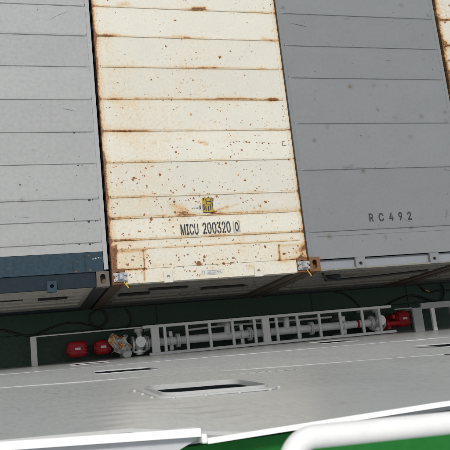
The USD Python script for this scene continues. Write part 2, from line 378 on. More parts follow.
def end_wall(t, x0, x1, y, wall_m, post_m, sill_m, seed):
    r = random.Random(seed)
    w = mbox(x0 + 0.14, x1 - 0.14, y + 0.03, y + 0.09, DECK + 0.22, -0.13)
    # shallow horizontal swages in the end wall
    adds = []
    for z in np.arange(-0.45, DECK + 0.4, -0.34):
        adds.append(mbox(x0 + 0.22, x1 - 0.22, y + 0.012, y + 0.05, z - 0.03, z + 0.03))
    obj('end_wall', man(m3.Manifold.batch_boolean([w] + adds, m3.OpType.Add)), wall_m, t)
    for xa, xb in ((x0, x0 + 0.15), (x1 - 0.15, x1)):
        obj('corner_post', box(xa + 0.004, xb - 0.004, y + 0.004, y + 0.16, DECK + 0.12, -0.118), post_m, t)
    obj('bottom_sill', box(x0 + 0.15, x1 - 0.15, y + 0.0, y + 0.12, DECK + 0.06, DECK + 0.21), sill_m, t)
    for xa, xb in ((x0, x0 + 0.15), (x1 - 0.15, x1)):
        obj('bottom_casting', box(xa, xb, y, y + 0.17, DECK + 0.002, DECK + 0.118), 'post', t)


def body(t, x0, x1, y, side_m):
    """Side walls with upright corrugation, floor and the far end; only glimpsed in the gaps between boxes."""
    for xs, s in ((x0, 1), (x1, -1)):
        b = [mbox(min(xs + s * 0.02, xs + s * 0.05), max(xs + s * 0.02, xs + s * 0.05), y + 0.17, y + LEN - 0.1, DECK + 0.15, -0.055)]
        k = y + 0.3
        while k < y + LEN - 0.3:
            b.append(mbox(min(xs + s * 0.006, xs + s * 0.04), max(xs + s * 0.006, xs + s * 0.04), k, k + 0.07, DECK + 0.2, -0.06))
            k += 0.21
        obj('side_wall', man(m3.Manifold.batch_boolean(b, m3.OpType.Add)), side_m, t)
    obj('rear_wall', box(x0 + 0.05, x1 - 0.05, y + LEN - 0.1, y + LEN, DECK + 0.12, -0.03), side_m, t)
    obj('floor', box(x0 + 0.06, x1 - 0.06, y + 0.2, y + LEN - 0.11, DECK + 0.10, DECK + 0.22), side_m, t)


def top_rails(t, x0, x1, y, m, fn, w=0.052):
    for xa, xb in ((x0 + 0.003, x0 + w), (x1 - w, x1 - 0.003)):
        g, r, c = roof_grid(xa, xb, y + 0.182, y + LEN - 0.05, 0.0018, fn, step=0.017, dent=0.0)
        v = np.array(g.vertices)
        v[v[:, 2] < -0.01, 2] = -0.055
        g = trimesh.Trimesh(v, g.faces, process=False)
        obj('top_rail', g, m, t, rust=r, chips=c)


def seams(t, x0, x1, ys, m, fn, w=0.024, h=0.009, w0=0.055):
    for yy in ys:
        n = int((x1 - x0) / 0.02)
        X = np.linspace(x0 + w0 + 0.001, x1 - w0 - 0.001, n)
        wob = 0.0012 * np.sin(X * 9 + yy * 7)
        prof = [(-w / 2, -0.008), (-w / 2, h * 0.35), (-w / 2 + 0.2 * w, h), (w / 2 - 0.3 * w, h), (w / 2, h * 0.1), (w / 2, -0.008)]
        tp = np.clip(np.minimum(X - X[0], X[-1] - X) / 0.05, 0, 1) ** 0.7
        V = np.array([[x, yy + a, (b if b < 0 else 0.0008 + b * q) + wb * 0.3] for x, wb, q in zip(X, wob, tp) for a, b in prof])
        k = len(prof)
        F = []
        for i in range(n - 1):
            for j in range(k - 1):
                a = i * k + j
                F += [(a, a + k, a + k + 1), (a, a + k + 1, a + 1)]
        r, c = fn(V[:, 0], V[:, 1])
        obj('roof_seam', trimesh.Trimesh(V, np.array(F), process=False), m, t, rust=np.clip(r + 0.12, 0, 1.3), chips=c)


def panels(t, x0, x1, ys, m, fn, y_end, seam_w=0.024, w0=0.055, seed=0, dent=0.005, joint=0.002, low=0.25, side=-0.002, lining='side'):
    edges = [y for y in ys]
    tops = [edges[0] + 0.41] + edges[:-1]
    for k, (hi, lo) in enumerate(zip(tops, edges)):
        g, r, c = roof_grid(x0 + w0 + side, x1 - w0 - side, lo + seam_w / 2 + joint * low, hi - seam_w / 2 - joint, 0.0, fn, step=0.022 if lo < 3.9 else 0.08, seed=seed + k, dent=dent)
        obj('roof_panel', g, m, t, rust=r, chips=c)
    g, r, c = roof_grid(x0 + w0 + side, x1 - w0 - side, y_end, edges[-1] - seam_w / 2 - joint, 0.0, fn, seed=seed + 40, dent=dent * 0.6)
    obj('roof_panel', g, m, t, rust=r, chips=c)
    # closed under-skin, so that the joints show dark and nothing shines through
    obj('roof_lining', box(x0 + 0.06, x1 - 0.06, y_end + 0.02, LEN - 0.12, -0.05, -0.021), lining, t)


def noise2(x, y, s, seed):
    return meshkit.fbm(np.stack([x * s, y * s, x * 0 + 3.1], -1), 3, seed)


# ---- the cream container
CX0, CX1, Y0 = 0.0, 2.43, -0.05
STROKES = [  # (a, b, radius, strength): rust runs and blots where the photograph has them
    ((0.33, 3.475), (0.46, 3.50), 0.03, 0.9), ((1.31, 3.47), (1.46, 3.48), 0.028, 1.0), ((0.80, 0.86), (0.92, 0.80), 0.055, 0.75), ((0.84, 0.765), (1.05, 0.745), 0.022, 0.55),
    ((1.27, 0.755), (1.47, 0.82), 0.017, 0.85), ((1.47, 0.80), (1.62, 0.85), 0.014, 0.7), ((1.25, 0.745), (2.39, 0.755), 0.016, 0.45), ((0.10, 0.748), (0.7, 0.745), 0.012, 0.35),
    ((2.10, 0.10), (2.38, 0.13), 0.03, 0.75), ((2.28, 0.21), (2.40, 0.26), 0.03, 0.7), ((2.33, 0.10), (2.41, 0.30), 0.03, 0.6), ((0.04, 0.12), (0.07, 0.40), 0.022, 0.8),
    ((0.05, 0.115), (0.40, 0.105), 0.018, 0.75), ((0.37, -0.03), (0.40, 0.33), 0.011, 0.75), ((0.05, 0.33), (0.41, 0.33), 0.011, 0.55), ((0.05, 0.36), (2.35, 0.352), 0.009, 0.45), ((2.07, 0.30), (2.065, 0.09), 0.010, 0.75), ((2.07, 0.30), (2.38, 0.295), 0.008, 0.4),
    ((0.10, 1.83), (0.10, 1.86), 0.03, 0.3), ((1.19, 1.66), (1.30, 1.63), 0.020, 0.75), ((1.52, 1.665), (1.72, 1.68), 0.025, 0.35), ((0.12, 3.06), (0.33, 3.07), 0.024, 0.5), ((1.3, 2.655), (2.2, 2.65), 0.014, 0.4),
    ((1.5, 1.72), (1.85, 1.73), 0.009, 0.3), ((1.5, 2.24), (2.0, 2.225), 0.02, 0.5), ((2.20, 2.22), (2.29, 2.22), 0.028, 1.0), ((0.45, 2.23), (0.9, 2.23), 0.012, 0.35),
    ((0.50, 1.63), (1.1, 1.72), 0.006, 0.3), ((2.2, 3.08), (2.37, 3.04), 0.03, 0.6), ((1.0, 3.08), (1.2, 3.07), 0.018, 0.4), ((2.02, 0.12), (2.06, 0.115), 0.016, 0.5), ((0.68, 0.02), (0.72, 0.06), 0.02, 0.4), ((1.66, 0.05), (1.72, 0.055), 0.03, 0.65)]


def cream_wear(x, y):
    r = np.zeros_like(x)
    n = noise2(x, y, 3.0, 5)
    n2 = noise2(x, y, 14.0, 9)
    r += 0.9 * np.exp(-(x - CX0) / 0.011) * (0.40 + 1.1 * n)
    r += 0.22 * np.exp(-(x - CX0) / 0.14) * (np.abs(x - CX0 - 0.10) > 0.022)
    r += 0.75 * np.exp(-(CX1 - x) / 0.010) * (0.35 + 1.0 * n)
    r += 0.18 * np.exp(-(CX1 - x) / 0.10)
    for k, s in enumerate(PAT):
        d = np.abs(y - s)
        along = meshkit.fbm(np.stack([x * 2.3, x * 0 + k * 5.7, x * 0], -1), 3, k)
        side = np.where(y < s, 1.0, 0.8)
        r += side * (np.exp(-d / 0.011) * (0.02 + 1.5 * np.clip(along - 0.28, 0, 1)) + 0.34 * along * np.exp(-d / 0.05))
    front = np.clip((0.50 - y) / 0.5, 0, 1)
    r += 0.16 * front * (0.5 + n)
    r += 0.12 * np.clip((1.5 - y) / 1.5, 0, 1)
    r += 0.42 * np.clip(noise2(x, y * 0.6, 1.3, 17) - 0.42, 0, 1)
    r += 0.35 * np.clip(n2 - 0.66, 0, 1) * 2
    for a, b, rad, st in STROKES:
        r += (0.85 if rad < 0.03 else 0.62) * st * np.exp(-(seg_dist(x, y, a, b) / rad) ** 2)
    c = np.where(y < 0.108, 0.45, 1.0) * 0.55 + 0.15 + 0.55 * np.clip((2.4 - y) / 2.4, 0, 1) + 0.35 * np.clip((0.42 - y) / 0.2, 0, 1) * np.where(y < 0.108, 0.2, 1.0)
    r = r - np.where(y < 0.108, 0.10, 0.0)
    c = c * (0.5 + 2.3 * np.clip(noise2(x, y, 3.2, 71) - 0.25, 0, 1))
    r = r + 0.13 * np.exp(-((x - 0.5) / 0.6) ** 2 - ((y - 2.0) / 1.0) ** 2)
    return r, c


cream = thing('shipping_container', 'cream white container with rust stained ribbed roof and stencilled number', 'container')
panels(cream, CX0, CX1, PAT, 'cream', cream_wear, 0.115, seed=3, low=0.9, dent=0.007)
seams(cream, CX0, CX1, PAT, 'cream', cream_wear)
top_rails(cream, CX0, CX1, Y0, 'cream', cream_wear)
# second thin seam in front of the last rib
gx = []
seams(cream, CX0, CX1, [0.352], 'cream', cream_wear, w=0.010, h=0.005)


def header(t, x0, x1, y, m, fn, top=0.003):
    g, r, c = roof_grid(x0 + 0.152, x1 - 0.152, y, 0.111, top, fn, dent=0.002)
    v = np.array(g.vertices)
    v[v[:, 2] < top - 0.012, 2] = -0.12
    obj('end_header', trimesh.Trimesh(v, g.faces, process=False), m, t, rust=r, chips=c)


header(cream, CX0, CX1, Y0, 'cream', cream_wear)
# doubler plates at the corners of the roof
for (xa, xb) in ((0.062, 0.39), (2.07, 2.37)):
    g, r, c = roof_grid(xa, xb, 0.115, 0.322, 0.0045, cream_wear, dent=0.001)
    obj('corner_plate', g, 'cream', cream, rust=r + 0.10, chips=c)
for cx in (0.075, CX1 - 0.075):
    casting(cx, Y0 + 0.09, cream, 'rust')
for cx in (0.075, CX1 - 0.075):
    casting(cx, Y0 + LEN - 0.09, cream, 'rust')
for cx in (0.653, 1.769):
    lug(cx, 0.000, 'cream', cream)
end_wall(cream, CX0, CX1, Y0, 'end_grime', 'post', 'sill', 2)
for xa, xb, za, zb in ((0.22, 0.62, -1.15, -1.02), (0.55, 1.05, -0.78, -0.70), (1.3, 1.9, -1.05, -0.95)):
    obj('vent_slot', box(xa, xb, Y0 + 0.004, Y0 + 0.02, za, zb), 'void', cream)
body(cream, CX0, CX1, Y0, 'side')


def lettering(t, text, x, y, height, m, width=None, angle=0.0, bold=True, name='letter', gap=0.0, z=0.0045, cuts=0):
    """Stencilled characters, each one a thin flat piece of paint on the roof."""
    ms = []
    adv = 0.0
    for ch in text:
        if ch == ' ':
            adv += 0.42 * height if gap == 0 else 0.6 * height
            continue
        g = meshkit.text_mesh(ch, height, 0.0016, bold=bold)
        b = g.bounds
        if cuts and ch in '0CU36892':
            mid = 0.5 * (b[0][0] + b[1][0])
            bars = [mbox(mid - cuts, mid + cuts, height * 0.80, height * 1.2, -1, 1), mbox(mid - cuts, mid + cuts, -height * 0.2, height * 0.2, -1, 1)]
            mg = m3.Manifold(m3.Mesh(np.asarray(g.vertices, np.float32), np.asarray(g.faces, np.uint32)))
            for bar in bars[:1 if ch == 'U' else 2]:
                mg = mg - bar
            if mg.num_tri() > 0:
                g = man(mg)
        g.apply_translation((-b[0][0] + adv, 0, 0))
        adv += (b[1][0] - b[0][0]) + (0.16 * height + gap)
        ms.append(g)
    total = adv - 0.16 * height - gap
    s = (width / total) if width else 1.0
    ca, sa = math.cos(angle), math.sin(angle)
    r = random.Random(len(text))
    for g in ms:
        v = np.array(g.vertices)
        v[:, 0] *= s
        v = np.stack([v[:, 0] * ca - v[:, 1] * sa + x, v[:, 0] * sa + v[:, 1] * ca + y, v[:, 2] + z], 1)
        obj(name, trimesh.Trimesh(v, g.faces, process=False), m, t)


lettering(cream, 'MICU', 0.858, 0.492, 0.125, 'black', width=0.218, angle=0.004, cuts=0.006)
lettering(cream, '200320', 1.132, 0.492, 0.135, 'black', width=0.350, angle=0.012, cuts=0.006)
lettering(cream, '0', 1.538, 0.510, 0.108, 'black', width=0.046, angle=0.0)
for a in ((1.516, 1.526, 0.494, 0.634), (1.592, 1.602, 0.494, 0.634), (1.526, 1.592, 0.494, 0.501)):
    obj('check_digit_frame', box(a[0], a[1], a[2], a[3], 0.0042, 0.0062), 'ink', cream)
# the yellow emblem with dark linework
em = obj('emblem', box(1.158, 1.284, 0.756, 0.936, 0.004, 0.0065), 'emblem', cream)
for k, (xa, xb, ya, yb) in enumerate([(1.156, 1.286, 0.752, 0.760), (1.279, 1.287, 0.760, 0.93), (1.155, 1.162, 0.77, 0.85), (1.168, 1.186, 0.905, 0.938), (1.205, 1.283, 0.930, 0.938),
                                      (1.200, 1.212, 0.86, 0.925), (1.222, 1.262, 0.885, 0.895), (1.262, 1.272, 0.86, 0.92), (1.168, 1.180, 0.785, 0.86), (1.190, 1.202, 0.775, 0.83), (1.222, 1.236, 0.770, 0.835), (1.250, 1.262, 0.785, 0.84), (1.170, 1.270, 0.845, 0.852)]):
    obj('emblem_line', box(xa, xb, ya, yb, 0.0066, 0.0082), 'black', em)
obj('stencil_dash', box(1.118, 1.132, 0.80, 0.845, 0.0042, 0.0062), 'black', cream)
for k in range(4):
    obj('stencil_dash', box(1.02 + k * 0.024, 1.034 + k * 0.024, 0.812, 0.820, 0.0042, 0.0058), 'ink', cream)
# a worn data plate on the header
dp = obj('data_plate', box(1.062, 1.322, -0.006, 0.050, 0.0055, 0.0075), paint('plate_grey', (0.53, 0.515, 0.46), gain=0.3), cream)
for (xa, xb, ya, yb) in [(1.07, 1.10, 0.004, 0.008), (1.07, 1.074, 0.008, 0.038), (1.096, 1.10, 0.008, 0.038), (1.07, 1.10, 0.038, 0.042), (1.125, 1.312, 0.004, 0.009), (1.13, 1.312, 0.038, 0.043), (1.14, 1.18, 0.018, 0.03), (1.19, 1.24, 0.016, 0.024), (1.25, 1.30, 0.02, 0.032)]:
    obj('plate_line', box(xa, xb, ya, yb, 0.0076, 0.009), 'ink', dp)


# ---- the grey container with the blue header, on the left
def clean_wear(x0, x1, seed, base=0.02, seam=0.30, front=0.1):
    def fn(x, y):
        n = noise2(x, y, 2.0, seed)
        r = base + 0.25 * np.clip(n - 0.5, 0, 1)
        for k, s in enumerate(PAT):
            d = np.abs(y - s)
            al = meshkit.fbm(np.stack([x * 1.9, x * 0 + k * 3.3 + seed, x * 0], -1), 3, k)
            r = r + seam * np.exp(-d / 0.008) * (0.4 + al) + 0.5 * seam * np.exp(-np.maximum(s - y, 0) / 0.06) * (y < s) * np.clip(al - 0.35, 0, 1)
        r = r + front * np.clip((0.45 - y) / 0.4, 0, 1) * (0.4 + n)
        r = r + 0.30 * np.exp(-np.minimum(x - x0, x1 - x) / 0.015)
        return r, np.full_like(x, 0.7) + 0.5 * np.clip(0.6 - y, 0, 0.6)
    return fn


LX0, LX1 = -2.475, -0.03
lw = clean_wear(LX0, LX1, 11)
left = thing('shipping_container', 'light grey container with dark blue band across the end of its roof', 'container')
panels(left, LX0, LX1, PAT, 'grey_left', lw, 0.345, joint=0.0008, seam_w=0.030, seed=60, dent=0.006)
seams(left, LX0, LX1, PAT, 'grey_left', lw, w=0.030, h=0.010)
top_rails(left, LX0, LX1, Y0, 'grey_left', lw)
g, r, c = roof_grid(LX0 + 0.06, LX1 - 0.06, 0.113, 0.341, 0.003, lw, dent=0.003)
obj('blue_band', g, 'blue', left, rust=r, chips=c)
hb = box(LX0 + 0.152, LX1 - 0.152, Y0, 0.110, -0.12, -0.014)
v = np.array(hb.vertices); v[(v[:, 1] < 0) & (v[:, 2] > -0.05), 2] -= 0.045
obj('end_header', trimesh.Trimesh(v, hb.faces, process=False), 'blue_dark', left)
lb = man(mbox(-0.726, -0.622, -0.085, 0.040, -0.06, -0.002) - m3.Manifold.cylinder(0.2, 0.022, 0.022, 20).translate((-0.674, -0.02, -0.1)))
obj('lifting_lug', lb, 'blue', left)
lb = man(mbox(-1.93, -1.826, -0.085, 0.040, -0.06, -0.002) - m3.Manifold.cylinder(0.2, 0.022, 0.022, 20).translate((-1.878, -0.02, -0.1)))
obj('lifting_lug', lb, 'blue', left)
for cx in (LX0 + 0.073, LX1 - 0.073):
    casting(cx, Y0 + 0.075, left, paint('dull_casting', (0.10, 0.095, 0.095), stain=(0.13, 0.085, 0.05), gain=0.7, stain_at=(0.1, 0.5), bump=0.3) if cx < -1 else M['rust_grey'])
# scuffs and hinge-like straps on the band
for (xa, xb, ya, yb, m) in [(-0.30, -0.284, 0.13, 0.30, 'blue_dark'), (-0.437, -0.424, 0.14, 0.26, 'blue_dark')]:
    obj('strap', box(xa, xb, ya, yb, 0.003, 0.009), m, left)
end_wall(left, LX0, LX1, Y0, 'end_pale', 'sill', 'blue_dark', 5)
for xa, xb, za, zb in ((-1.50, -0.98, -0.92, -0.83), (-0.80, -0.44, -1.05, -0.93)):
    obj('vent_slot', box(xa, xb, Y0 + 0.008, Y0 + 0.02, za, zb), 'void', left)
chip_r = random.Random(12)


def chip(t, x, y, r, m, z=0.0042, k=9):
    pts = [(x + r * chip_r.uniform(0.55, 1.15) * math.cos(2 * math.pi * i / k), y + r * chip_r.uniform(0.45, 1.0) * math.sin(2 * math.pi * i / k)) for i in range(k)]
    obj('paint_chip', man(m3.CrossSection([pts]).extrude(0.0012).translate((0, 0, z))), m, t)


for (x, y, r) in [(-0.318, 1.795, 0.016), (-0.259, 1.798, 0.008), (-0.188, 1.80, 0.010), (-0.129, 1.802, 0.010), (-0.297, 1.385, 0.011), (-0.251, 1.386, 0.007), (-0.197, 0.962, 0.019), (-0.215, 0.707, 0.018), (-0.16, 0.962, 0.007), (-0.14, 0.708, 0.009), (-0.12, 0.710, 0.007),
                  (-0.345, 0.443, 0.009), (-0.221, 0.440, 0.015), (-0.19, 0.445, 0.008), (-0.965, 1.167, 0.011), (-0.78, 1.101, 0.007)]:
    chip(left, x, y, r, 'sill')
for (x, y, r) in [(-0.244, 0.30, 0.012), (-0.24, 0.135, 0.012), (-0.40, 0.128, 0.012), (-0.382, 0.24, 0.009)]:
    chip(left, x, y, r, 'rust', 0.0035)
for (x, y, r) in [(-0.20, 0.262, 0.012), (-0.17, 0.266, 0.016), (-0.135, 0.272, 0.014), (-0.11, 0.268, 0.010)]:
    chip(left, x, y, r * 0.8, 'steel_grey', 0.0035)
def scratches(t, x0, x1, n, m, seed):
    r = random.Random(seed)
    for _ in range(n):
        x, y, a, ln = r.uniform(x0 + 0.15, x1 - 0.3), r.uniform(0.45, 3.7), r.gauss(0.1, 0.5), r.uniform(0.06, 0.35)
        if min(abs(y + math.sin(a) * ln * q - s) for s in PAT + PATR_ALL for q in (0, 0.5, 1)) < 0.03:
            continue
        w = r.uniform(0.0012, 0.003)
        X = np.linspace(0, ln, 7)
        up = [(x + q * math.cos(a), y + q * math.sin(a) + w * math.sin(math.pi * min(max(q / ln, 0.02), 0.98)) + 0.004 * math.sin(q * 14)) for q in X]
        dn = [(px, py - 2 * w * math.sin(math.pi * min(max(i / 6, 0.02), 0.98))) for i, (px, py) in enumerate(up)]
        obj('scratch', man(m3.CrossSection([up + dn[::-1]], m3.FillRule.NonZero).extrude(0.0008).translate((0, 0, 0.0045))), m, t)


PATR_ALL = [3.459, 2.993, 2.535, 1.897, 1.268, 0.455]
scratches(left, -1.3, -0.03, 14, paint('scratch_grey', (0.24, 0.24, 0.235)), 4)
# remnants of an old stencil row on the cream roof
for k in range(15):
    x = 1.60 + k * 0.043 + chip_r.uniform(-0.01, 0.01)
    if chip_r.random() < 0.8:
        chip(cream, x, 1.652 - 0.002 * k + chip_r.uniform(-0.008, 0.008), chip_r.uniform(0.005, 0.013), 'rust')
for (xa, xb, ya, yb) in [(2.29, 2.34, 1.590, 1.596), (2.29, 2.296, 1.596, 1.645), (2.29, 2.33, 1.645, 1.650)]:
    obj('stencil_trace', box(xa, xb, ya, yb, 0.0035, 0.005), 'rust', cream)
body(left, LX0, LX1, Y0, 'side')

# ---- the darker grey container on the right
RX0, RX1 = 2.448, 4.865
PATR = [3.459, 2.993, 2.535, 1.897, 1.268, 0.455]
PATR = [5.4, 4.9, 4.4, 3.92] + PATR


def right_wear(x, y):
    n = noise2(x, y, 2.2, 23)
    r = 0.04 + 0.35 * np.clip(n - 0.48, 0, 1)
    for k, s in enumerate(PATR):
        d = np.abs(y - s)
        al = meshkit.fbm(np.stack([x * 1.7, x * 0 + k * 2.9, x * 0], -1), 3, k + 30)
        r = r + 0.36 * np.exp(-d / 0.008) * (0.35 + al)
    for a, b, rad, st in [((3.16, 1.29), (3.26, 1.31), 0.03, 0.35), ((3.68, 1.25), (3.74, 1.20), 0.02, 0.5), ((2.95, 0.52), (3.0, 0.62), 0.03, 0.3), ((4.49, 0.56), (4.52, 0.66), 0.028, 0.55), ((4.40, 0.54), (4.44, 0.46), 0.012, 0.5),
                          ((3.78, 0.43), (3.80, 0.43), 0.018, 0.6), ((3.76, 0.28), (3.765, 0.30), 0.016, 0.85), ((3.38, 0.80), (3.50, 0.90), 0.05, 0.2), ((3.35, 1.35), (3.5, 1.45), 0.04, 0.2)]:
        r = r + st * np.exp(-(seg_dist(x, y, a, b) / rad) ** 2)
    r = r + 0.35 * np.exp(-np.minimum(x - RX0, RX1 - x) / 0.012)
    return r, np.full_like(x, 0.75)


right = thing('shipping_container', 'plain blue grey container with black letters and a trough across its roof end', 'container')
panels(right, RX0, RX1, PATR, 'grey_right', right_wear, 0.095, joint=0.0011, seam_w=0.028, seed=90, dent=0.008)
seams(right, RX0, RX1, PATR, 'grey_right', right_wear, w=0.028, h=0.010)
seams(right, RX0, RX1, [0.385], 'grey_right', right_wear, w=0.007, h=0.004)
top_rails(right, RX0, RX1, Y0, 'grey_right', right_wear)
obj('trough_floor', box(RX0 + 0.152, RX1 - 0.152, -0.028, 0.090, -0.12, -0.052), paint('pale_grey_paint', (0.235, 0.255, 0.28), gain=0.5, stain=(0.12, 0.11, 0.10), stain_at=(0.1, 0.5)), right)
obj('end_header', box(RX0 + 0.152, RX1 - 0.152, Y0, -0.030, -0.12, -0.004), 'end_grime', right)
for cx in (3.148, 4.215):
    b = man(mbox(cx - 0.066, cx + 0.066, -0.046, 0.092, -0.05, 0.004) - m3.Manifold.cylinder(0.2, 0.024, 0.024, 20).translate((cx, 0.012, -0.1)))
    obj('lifting_lug', b, 'grey_right', right)
for cx in (RX0 + 0.073, RX1 - 0.073):
    casting(cx, Y0 + 0.09, right, 'rust')
lettering(right, 'RC492', 3.357, 0.548, 0.102, 'black', width=0.615, gap=0.085)
scratches(right, RX0, RX1, 13, paint('scratch_pale', (0.22, 0.225, 0.23)), 9)
scratches(right, RX0, RX1, 4, paint('scratch_brown', (0.11, 0.09, 0.07)), 15)
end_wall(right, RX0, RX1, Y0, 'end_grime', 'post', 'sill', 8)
obj('junction_box', rounded_hull(2.93, 3.10, Y0 - 0.05, Y0 + 0.03, -0.72, -0.52, 0.02), 'sill', right)
obj('power_cable', tube([(2.70, Y0 - 0.01, -0.2), (2.85, Y0 - 0.04, -0.45), (2.97, Y0 - 0.06, -0.5), (3.3, Y0 - 0.03, -0.72), (3.8, Y0 - 0.03, -0.62), (4.4, Y0 - 0.02, -0.5)], 0.016, 10), 'rubber', right, smooth=True)
body(right, RX0, RX1, Y0, 'side')

# ---- the chipped white container at the right margin
QX0, QX1 = 4.905, 7.33


def chipped_wear(x, y):
    n = noise2(x, y, 4.5, 41)
    r = 0.75 * np.exp(-(x - QX0) / 0.045) * (0.5 + n) + 0.30 + 0.5 * np.clip(n - 0.5, 0, 1)
    for k, s in enumerate(PAT):
        r = r + 0.7 * np.exp(-np.abs(y - s) / 0.02)
    return r, np.full_like(x, 1.2)


rusty = thing('shipping_container', 'white container heavily chipped with orange rust along its edge', 'container')
panels(rusty, QX0, QX1, PAT, 'rusty_white', chipped_wear, 0.115, seed=130)
seams(rusty, QX0, QX1, PAT, 'rusty_white', chipped_wear)
top_rails(rusty, QX0, QX1, Y0, 'rusty_white', chipped_wear)
header(rusty, QX0, QX1, Y0, 'rusty_white', chipped_wear)
for cx in (QX0 + 0.075, QX1 - 0.075):
    casting(cx, Y0 + 0.09, rusty, 'rust')
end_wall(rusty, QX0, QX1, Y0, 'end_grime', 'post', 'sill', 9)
body(rusty, QX0, QX1, Y0, 'side')


# ------------------------------------------------------------------ twistlocks standing in the cream container's corners
def twistlock(cx, cy, label, hx, hy):
    t = thing('twistlock', label, 'twistlock', loc=(cx, cy, 0.006))
    z = 0.006
    plate = mbox(cx - 0.078, cx + 0.078, cy - 0.052, cy + 0.052, z, z + 0.022)
    for sx in (-1, 1):
        plate = plate - m3.Manifold.cylinder(0.1, 0.018, 0.018, 16).translate((cx + sx * 0.078, cy, z - 0.02))
    obj('base_plate', man(plate), 'galv', t)
    cone = m3.Manifold.batch_hull([mbox(cx - 0.030, cx + 0.030, cy - 0.046, cy + 0.046, z + 0.022, z + 0.03), mbox(cx - 0.016, cx + 0.016, cy - 0.026, cy + 0.026, z + 0.07, z + 0.078)])
    obj('cone', man(cone), 'galv', t)
    for sx in (-1, 1):
        for sy in (-1, 1):
            obj('foot_pad', man(m3.Manifold.cylinder(0.02, 0.016, 0.014, 14).translate((cx + sx * 0.052, cy + sy * 0.030, z + 0.022))), 'galv', t)
    obj('handle', cyl((cx + 0.03, cy - 0.045, z + 0.012), (hx, hy, z + 0.004), 0.0075, 10), 'yellow', t)


twistlock(0.095, 0.028, 'grey twistlock with yellow lever on the left corner of the cream container', 0.180, -0.098)
twistlock(2.365, 0.028, 'grey twistlock with yellow lever on the right corner of the cream container', 2.452, -0.104)

# ------------------------------------------------------------------ hoses and cables on the deck
zc = DECK + 0.014


def hose(pts, r, label, end=None, name='hose'):
    t = thing(name, label, 'hose', loc=(pts[0][0], pts[0][1], DECK))
    P = [(x, y, zc + 0.004 + (0.022 * (k > 8) if len(pts) > 9 else 0)) for k, (x, y) in enumerate(pts)]
    obj('tube', tube(P, r, 10), 'rubber', t, smooth=True)
    if end:
        a, b = end
        obj('coupling', cyl((*a, zc + 0.02), (*b, zc + 0.02), r * 1.5, 14), 'brass', t)
    return t


hose([(-2.2, -0.30), (-1.7, -0.22), (-1.281, -0.232), (-1.08, -0.291), (-0.88, -0.345), (-0.6, -0.265), (-0.387, -0.212), (-0.176, -0.224), (-0.022, -0.275), (0.12, -0.30), (0.205, -0.22), (0.19, -0.105), (0.079, -0.060), (-0.02, -0.13), (-0.015, -0.245), (0.10, -0.348), (0.28, -0.37)],
     0.013, 'black hose snaking over the dark deck and looping once before the blue banded container')
hose([(0.75, 0.03), (0.643, 0.015), (0.50, -0.05), (0.56, -0.166), (0.545, -0.298), (0.42, -0.385), (0.29, -0.39)], 0.011, 'thin black cable dropping from under the cream container to the deck')
hose([(6.6, -0.19), (6.051, -0.177), (5.765, -0.166), (5.545, -0.172), (5.40, -0.05), (5.395, 0.05), (5.47, 0.13), (5.631, 0.135), (5.77, 0.02), (5.835, -0.17), (5.75, -0.335), (5.56, -0.315), (5.23, -0.21), (4.92, -0.27), (4.67, -0.36), (4.5, -0.37)],
     0.014, 'black hose coiled in a ring on the green deck at the right', end=((5.545, -0.172), (5.475, -0.135)))
hose([(3.2, 0.05), (3.5, 0.0), (3.78, -0.036), (4.033, -0.102), (4.191, -0.227), (4.266, -0.33)], 0.012, 'black cable curving out from under the blue grey container')

# ------------------------------------------------------------------ pipe with valves
PY, PZ = -0.622, -2.02
pipe = thing('deck_pipe', 'grey painted flanged pipe running under the ladder along the deck', 'pipe', loc=(0.45, PY, DECK))
obj('pipe', cyl((0.66, PY, PZ), (4.22, PY, PZ), 0.058, 28), 'pipe', pipe, smooth=30)
for x, m in ((0.70, 'pipe'), (1.12, 'pipe'), (1.145, 'pipe'), (2.20, 'pipe'), (2.225, 'pipe'), (3.18, 'pipe'), (3.205, 'pipe'), (4.18, 'pipe')):
    fl = m3.Manifold.cylinder(0.02, 0.098, 0.098, 28).rotate((0, 90, 0)).translate((x, PY, PZ))
    p = obj('flange', man(fl), m, pipe)
    for k in range(8):
        a = k * math.pi / 4 + 0.39
        c0 = (x - 0.012, PY + 0.080 * math.cos(a), PZ + 0.080 * math.sin(a))
        obj('bolt', cyl(c0, (x + 0.032, c0[1], c0[2]), 0.009, 6), 'galv', p)
for x in (0.76, 2.50, 3.95):
    obj('red_band', cyl((x, PY, PZ), (x + 0.035, PY, PZ), 0.062, 28), 'red', pipe)
for x in (1.02, 2.08, 2.98, 3.72):
    sd_ = m3.Manifold.cylinder(0.05, 0.070, 0.070, 24).rotate((0, 90, 0)).translate((x, PY, PZ)) - m3.Manifold.cylinder(0.2, 0.0585, 0.0585, 24).rotate((0, 90, 0)).translate((x - 0.05, PY, PZ))
    sd_ = sd_ + mbox(x, x + 0.05, PY - 0.135, PY - 0.064, PZ - 0.012, PZ + 0.012) + mbox(x, x + 0.05, PY + 0.064, PY + 0.135, PZ - 0.012, PZ + 0.012)
    obj('clamp', man(sd_), 'pipe', pipe)
    obj('support', cat_(box(x, x + 0.05, PY - 0.13, PY - 0.105, DECK, PZ - 0.012), box(x, x + 0.05, PY + 0.105, PY + 0.13, DECK, PZ - 0.012)), 'steel_grey', pipe)
for x in (1.88, 2.80):
    obj('branch', tube([(x, PY + 0.03, PZ + 0.02), (x, PY + 0.12, PZ + 0.05), (x + 0.02, PY + 0.19, PZ - 0.03), (x + 0.02, PY + 0.2, PZ - 0.2), (x + 0.02, PY + 0.2, DECK)], 0.045, 16), 'pipe', pipe, smooth=True)
# small drain line along the pipe
obj('drain_line', tube([(1.3, PY + 0.14, PZ - 0.1), (1.9, PY + 0.16, PZ - 0.12), (2.6, PY + 0.15, PZ - 0.1), (3.6, PY + 0.15, PZ - 0.1)], 0.016, 10), 'pipe', pipe, smooth=True)


